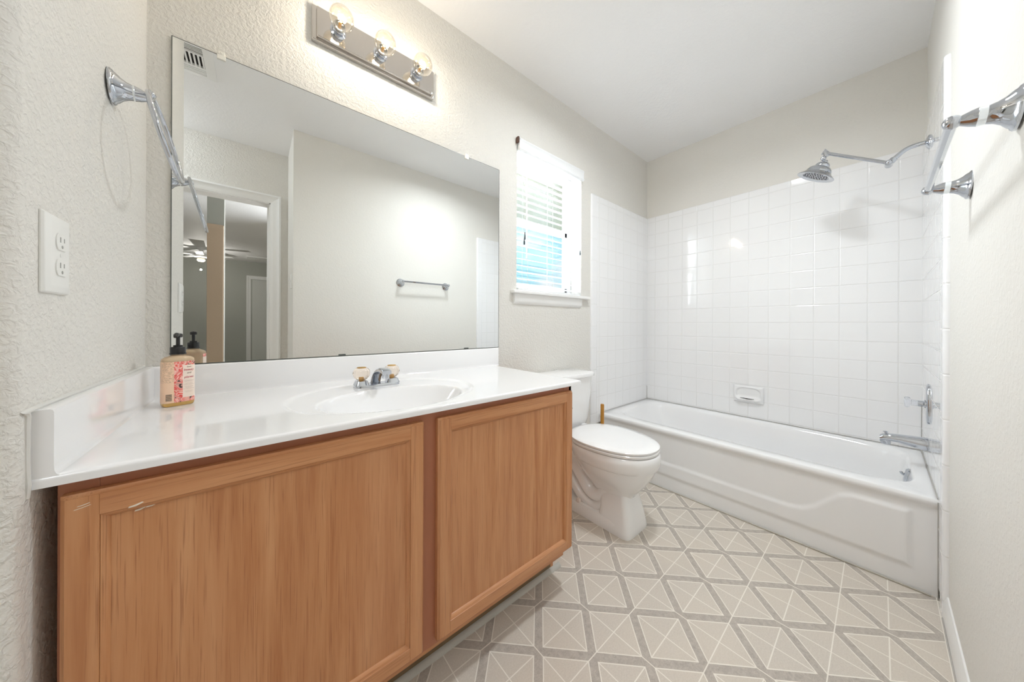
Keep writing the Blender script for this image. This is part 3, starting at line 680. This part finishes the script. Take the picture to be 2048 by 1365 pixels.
# trapway
bw.tube(smooth([(tx, -.45, .20), (tx, -.39, .13), (tx, -.33, .125), (tx, -.27, .19), (tx, -.215, .245), (tx, -.165, .24), (tx, -.13, .17), (tx, -.125, .10), (tx, -.125, .03)], 5), .052, 20, 1.55)
bw.tube(smooth([(tx, -.43, .10), (tx, -.36, .055), (tx, -.28, .075), (tx, -.21, .14), (tx, -.16, .18)], 5), .040, 18, 2.0)
put('bowl', bw, M['porcelain'], to)
for s_ in (-1, 1):
    put('bolt_cap', MB().lathe([(.0155, 0), (.0155, .006), (.013, .014), (.007, .019), (0, .020)], (tx+s_*.085, -.285, .0565), (0, 0, 1), 24), plain('aged_cap', (.74, .66, .60), .3), to)
# tank
tk = [(.398, .150, -.170, -.030, 6), (.41, .160, -.178, -.025, 6), (.45, .170, -.188, -.02, 6), (.60, .180, -.198, -.018, 6), (.702, .184, -.203, -.016, 6)]
tkx = 1.424
def tr_(z, hx, yf, yb, n): return sring(tkx, (yf+yb)/2, hx, (yb-yf)/2, z, n, 48)
put('tank', MB().loft([tr_(*t) for t in tk]), M['porcelain'], to)
put('tank_lid', MB().loft([tr_(.700, .188, -.208, -.012, 7), tr_(.703, .193, -.214, -.008, 7), tr_(.718, .1945, -.216, -.006, 7), tr_(.7265, .190, -.211, -.010, 7), tr_(.7285, .183, -.203, -.017, 7)]), M['porcelain'], to)
put('flush_lever', MB().lathe([(0, 0), (.012, 0), (.012, .008), (.007, .012), (.007, .018)], (1.275, -.1985, .62), (0, -1, 0), 16).tube([(1.275, -.214, .62), (1.30, -.222, .605), (1.325, -.232, .575), (1.343, -.240, .551)], [.006, .006, .0055, .006], 10), M['chrome'], to)
# seat and lid
def so(z, k, n=2.25, dy=0): return ov(z, .183*k, -.435-(.667-.435)*k+dy, -.205-.0*k, n)
st_ = MB().loft([ov(.3985, .176, -.655, -.215, 2.2), ov(.401, .181, -.662, -.212, 2.2), ov(.411, .182, -.664, -.212, 2.2), ov(.4145, .178, -.659, -.214, 2.2)])
put('seat', st_, M['porcelain'], to)
ld = MB().loft([ov(.4145, .172, -.652, -.217, 2.2), ov(.4175, .173, -.653, -.216, 2.2), ov(.4182, .181, -.663, -.210, 2.2), ov(.426, .182, -.664, -.209, 2.2), ov(.4305, .176, -.656, -.214, 2.2), ov(.4335, .14, -.61, -.235, 2.2), ov(.4345, .06, -.5, -.33, 2.2)])
put('seat_lid', ld, M['porcelain'], to)
for s_ in (-1, 1): put('hinge', MB().box(tx+s_*.075-.016, tx+s_*.075+.016, -.222, -.186, .398, .424), M['porcelain'], to, bev=.006, seg=3)

# ------------------------------------------------------------------ plunger
pl = emp('toilet_plunger', (1.742, -.168, 0), 'upright wooden-handled plunger standing between toilet and tub', 'plunger')
put('handle', MB().tube([(1.742, -.168, .06), (1.742, -.168, .493), (1.742, -.168, .497)], [.0115, .0115, .009], 16), M['stick'], pl)
put('cup', MB().lathe([(.055, 0), (.058, .01), (.052, .035), (.035, .055), (.018, .065), (.016, .085), (.011, .087)], (1.742, -.168, 0), (0, 0, 1), 24), M['rubber'], pl)

# ------------------------------------------------------------------ bathtub
bt = emp('bathtub', (2.3, -.74, 0), 'white alcove bathtub with embossed apron along the back wall', 'bathtub')
TX0, TX1, TY0, TY1, TZ = 1.943, XB-.0115, YT-.0015, -.0105, .368
cx_, cy_ = (TX0+TX1)/2, (TY0+TY1)/2; ox, oy = (TX1-TX0)/2, (TY1-TY0)/2
icx, icy, ix, iy = 2.330, -.755, .300, .672
def lerp_ring(k, z, n, ax=None):
    return None
rg = [sring(cx_, cy_, ox-.001, oy, TZ-.014, 99, 128), sring(cx_, cy_, ox-.002, oy, TZ-.006, 99, 128), sring(cx_, cy_, ox-.006, oy, TZ-.001, 99, 128), sring(cx_, cy_, ox-.011, oy-.002, TZ, 99, 128)]
# rim with a slight raised roll then the basin
def br(dx, z, n, yl=0, yr=0, xo=0):
    a = ix-dx; y0 = icy-iy+dx*.6+yr; y1 = icy+iy-dx-yl
    return sring(icx+xo, (y0+y1)/2, a, (y1-y0)/2, z, n, 128)
rg += [br(-.004, TZ-.0005, 7.5), br(.004, TZ-.004, 7), br(.011, TZ-.012, 6.5), br(.018, TZ-.03, 6), br(.028, TZ-.09, 5.5, .03), br(.042, TZ-.17, 5, .07, .01), br(.058, TZ-.25, 4.6, .12, .02), br(.085, TZ-.285, 4.2, .16, .04), br(.13, TZ-.30, 4, .19, .06), br(.22, TZ-.305, 3.5, .25, .08)]
tbm = MB().loft(rg, False, True)
# apron as embossed height field
up = [(-.03, .158), (-.45, .160), (-1.055, .160), (-1.10, .170), (-1.14, .196), (-1.18, .240), (-1.215, .277), (-1.25, .293), (-1.29, .296), (-1.408, .296)]
def upz(y):
    for (a, za), (b, zb) in zip(up, up[1:]):
        if b <= y <= a:
            t = (a-y)/(a-b); return za+(zb-za)*t
    return up[0][1] if y > up[0][0] else up[-1][1]
def apx(y, z):
    sl = .82 if -1.215 < y < -1.10 else 1
    d = min((upz(y)-z)*sl, z-.085, y+1.405, -.055-y)      # >0 inside recess
    return TX0+.0110-.0065*ss(-.012, .012, d)-.0105*ss(.325, .350, z)
ya = [TY0+(TY1-TY0)*i/300 for i in range(301)]; za = [0, .004]+[.01+.344*i/80 for i in range(81)]
tbm.grid(ya, za, lambda y, z: (apx(y, z), y, z))
put('tub_shell', tbm, M['tub'], bt)
ofl = MB().lathe([(0, .012), (.020, .012), (.030, .009), (.035, .004), (.035, 0), (0, 0)], (2.31, -1.4135, .322), (0, 1, .16), 32)
op = put('overflow_plate', ofl, M['chrome'], bt)
put('trip_lever', MB().tube([(2.31, -1.404, .324), (2.31, -1.396, .330), (2.31, -1.393, .337)], [.005, .006, .005], 10), M['chrome'], op)
put('drain', MB().lathe([(0, .003), (.028, .003), (.032, 0)], (2.31, -1.25, .0635), (0, 0, 1), 24), M['chrome'], bt)

# tub filler, valve, shower
sx_ = 2.31
ts = emp('tub_spout', (sx_, YT, .485), 'chrome tub spout with diverter knob on the right tiled wall over the tub', 'tub spout')
secs = []
for (y, z, a, b, n) in ((YT+.001, .484, .027, .029, 2.6), (YT+.012, .484, .027, .029, 2.6), (YT+.04, .486, .025, .025, 2.6), (YT+.08, .488, .022, .0195, 2.8), (YT+.11, .487, .0205, .0175, 2.8), (YT+.130, .483, .020, .017, 2.6), (YT+.140, .477, .018, .014, 2.4)):
    secs.append([(sx_+px, y, z+py) for px, py, _ in sring(0, 0, a, b, 0, n, 28)])
put('spout', MB().loft(secs).lathe([(.014, 0), (.0165, .004), (.0165, .022)], (sx_, YT+.122, .452), (0, 0, 1), 20), M['chrome'], ts)
put('diverter', MB().tube([(sx_, YT+.122, .495), (sx_, YT+.122, .508)], .0035, 10).lathe([(0, 0), (.008, 0), (.009, .002), (.006, .005), (0, .006)], (sx_, YT+.122, .508), (0, 0, 1), 16), M['chrome'], ts)
sv_ = emp('shower_valve', (sx_, YT, .665), 'oval chrome shower valve with clear knob on the right tiled wall', 'shower valve')
esc = MB().loft([[(sx_+px, YT+d, .665+py) for px, py, _ in sring(0, 0, .048*k, .090*k, 0, 2.4, 48)] for d, k in ((0, 1), (.003, 1), (.006, .97), (.008, .88), (.0085, .5))])
put('escutcheon', esc, M['chrome'], sv_)
put('stem', MB().lathe([(.018, .005), (.018, .012), (.013, .015), (.013, .03)], (sx_, YT, .664), (0, 1, 0), 24), M['chrome'], sv_)
rings = []; n = 40
for r, h in ((.012, .024), (.0125, .040), (.014, .048), (.021, .052), (.0235, .057), (.0235, .063), (.020, .068), (.012, .069)):
    rings.append([(sx_+r*(1+.06*math.cos(8*2*PI*k/n))*math.cos(2*PI*k/n), YT+h, .664+r*(1+.06*math.cos(8*2*PI*k/n))*math.sin(2*PI*k/n)) for k in range(n)])
put('knob', MB().loft(rings), M['acrylic2'], sv_, label='clear ribbed acrylic knob')
sh = emp('wall_shower', (sx_, YT, 1.838), 'chrome bell shower head on a jointed arm from the right tiled wall', 'shower head')
put('flange', MB().lathe([(0, 0), (.032, 0), (.031, .003), (.024, .008), (.014, .012), (.011, .013)], (sx_, YT, 1.838), (0, 1, 0), 32), M['chrome'], sh)
put('arm', MB().tube(smooth([(sx_, YT, 1.838), (sx_, YT+.035, 1.840), (sx_, -1.405, 1.833), (sx_, -1.378, 1.811), (sx_, -1.358, 1.792)], 6), .0095, 14), M['chrome'], sh)
put('joint', MB().tube([(sx_-.022, -1.354, 1.786), (sx_+.022, -1.354, 1.786)], .013, 18).lathe([(.011, 0), (.013, .004), (.013, .018), (.010, .022)], (sx_, -1.372, 1.806), (0, .66, -.75), 18).sphere((sx_-.024, -1.354, 1.786), .011, 8), M['chrome'], sh)
put('extension_arm', MB().tube([(sx_-.004, -1.352, 1.79), (sx_-.004, -1.150, 1.921)], .0078, 14), M['chrome'], sh)
ax = Vector((0, .42, -.9)).normalized(); o0 = Vector((sx_, -1.1435, 1.921))
put('wing_joint', MB().tube([(sx_, -1.147, 1.908), (sx_, -1.142, 1.932)], .0105, 16).loft([[(sx_+dx, -1.142+a*.016, 1.936+b) for a, b in ((-1, -.010), (0, .014), (1, -.010), (0, -.014))] for dx in (-.004, .004)]).sphere(o0+ax*.020, .012, 8), M['chrome'], sh)
rim_c = Vector((sx_, -1.103, 1.812))
Lh = (rim_c-(o0+ax*.02)).length; axh = (rim_c-(o0+ax*.02)).normalized(); ax2 = Vector((0, .47, -.88)).normalized()
hb = rim_c-ax2*.088
prof = [(.009, 0), (.011, .004), (.012, .010), (.022, .014), (.029, .022), (.031, .030), (.030, .033), (.040, .037), (.049, .046), (.0535, .056), (.0545, .062), (.0575, .064), (.060, .069), (.069, .076), (.0785, .083), (.0800, .086), (.0785, .088), (.066, .0865), (.056, .084), (.055, .080), (0, .080)]
put('bell', MB().lathe(prof, hb, ax2, 48), M['chrome'], sh)
spm = MB(); e1 = Vector((1, 0, 0)); e2 = ax2.cross(e1)
for rr_, nn in ((.012, 6), (.024, 12), (.036, 18), (.047, 24)):
    for k in range(nn):
        a = 2*PI*k/nn; c0 = hb+ax2*.080+(e1*math.cos(a)+e2*math.sin(a))*rr_; spm.tube([c0, c0+ax2*.003], .0021, 6)
fp = put('spray_face', MB().lathe([(0, 0), (.054, 0), (.054, .0012), (0, .0012)], hb+ax2*.0795, ax2, 40), plain('grey_spray_face', (.45, .46, .50), .3, .6), sh)
put('nozzles', spm, M['black'], fp)

# ------------------------------------------------------------------ soap dish
sd = emp('soap_dish', (XB-.010, -.739, .532), 'white ceramic soap dish set in the back wall tile above the tub', 'soap dish')
y0, y1, z0, z1 = -.8245, -.6535, .473, .590; xf = XB-.0105
N = 40
def dish(y, z):
    u = (y-(y0+y1)/2)/((y1-y0)/2); v = (z-(z0+z1)/2)/((z1-z0)/2)
    e = max(abs(u), abs(v)); x = -.012*(1-ss(.86, 1.0, e))-.002
    rr2 = (abs(u/.80)**3+abs((v-.05)/.74)**3)
    x += .009*(1-ss(.75, 1.15, rr2))
    # projecting tray lip near the bottom
    x -= .030*math.exp(-((v+.55)/.20)**2)*(1-ss(.55, .90, abs(u)))
    return (xf+x, y, z)
dm = MB().grid([y0+(y1-y0)*i/N for i in range(N+1)], [z0+(z1-z0)*i/N for i in range(N+1)], dish)
put('dish', dm, M['porcelain'], sd)
put('drain_slot', MB().tube([(xf-.0335, -.700, .507), (xf-.0365, -.739, .5065), (xf-.0335, -.778, .507)], [.0012, .0028, .0012], 8), M['dark'], sd)
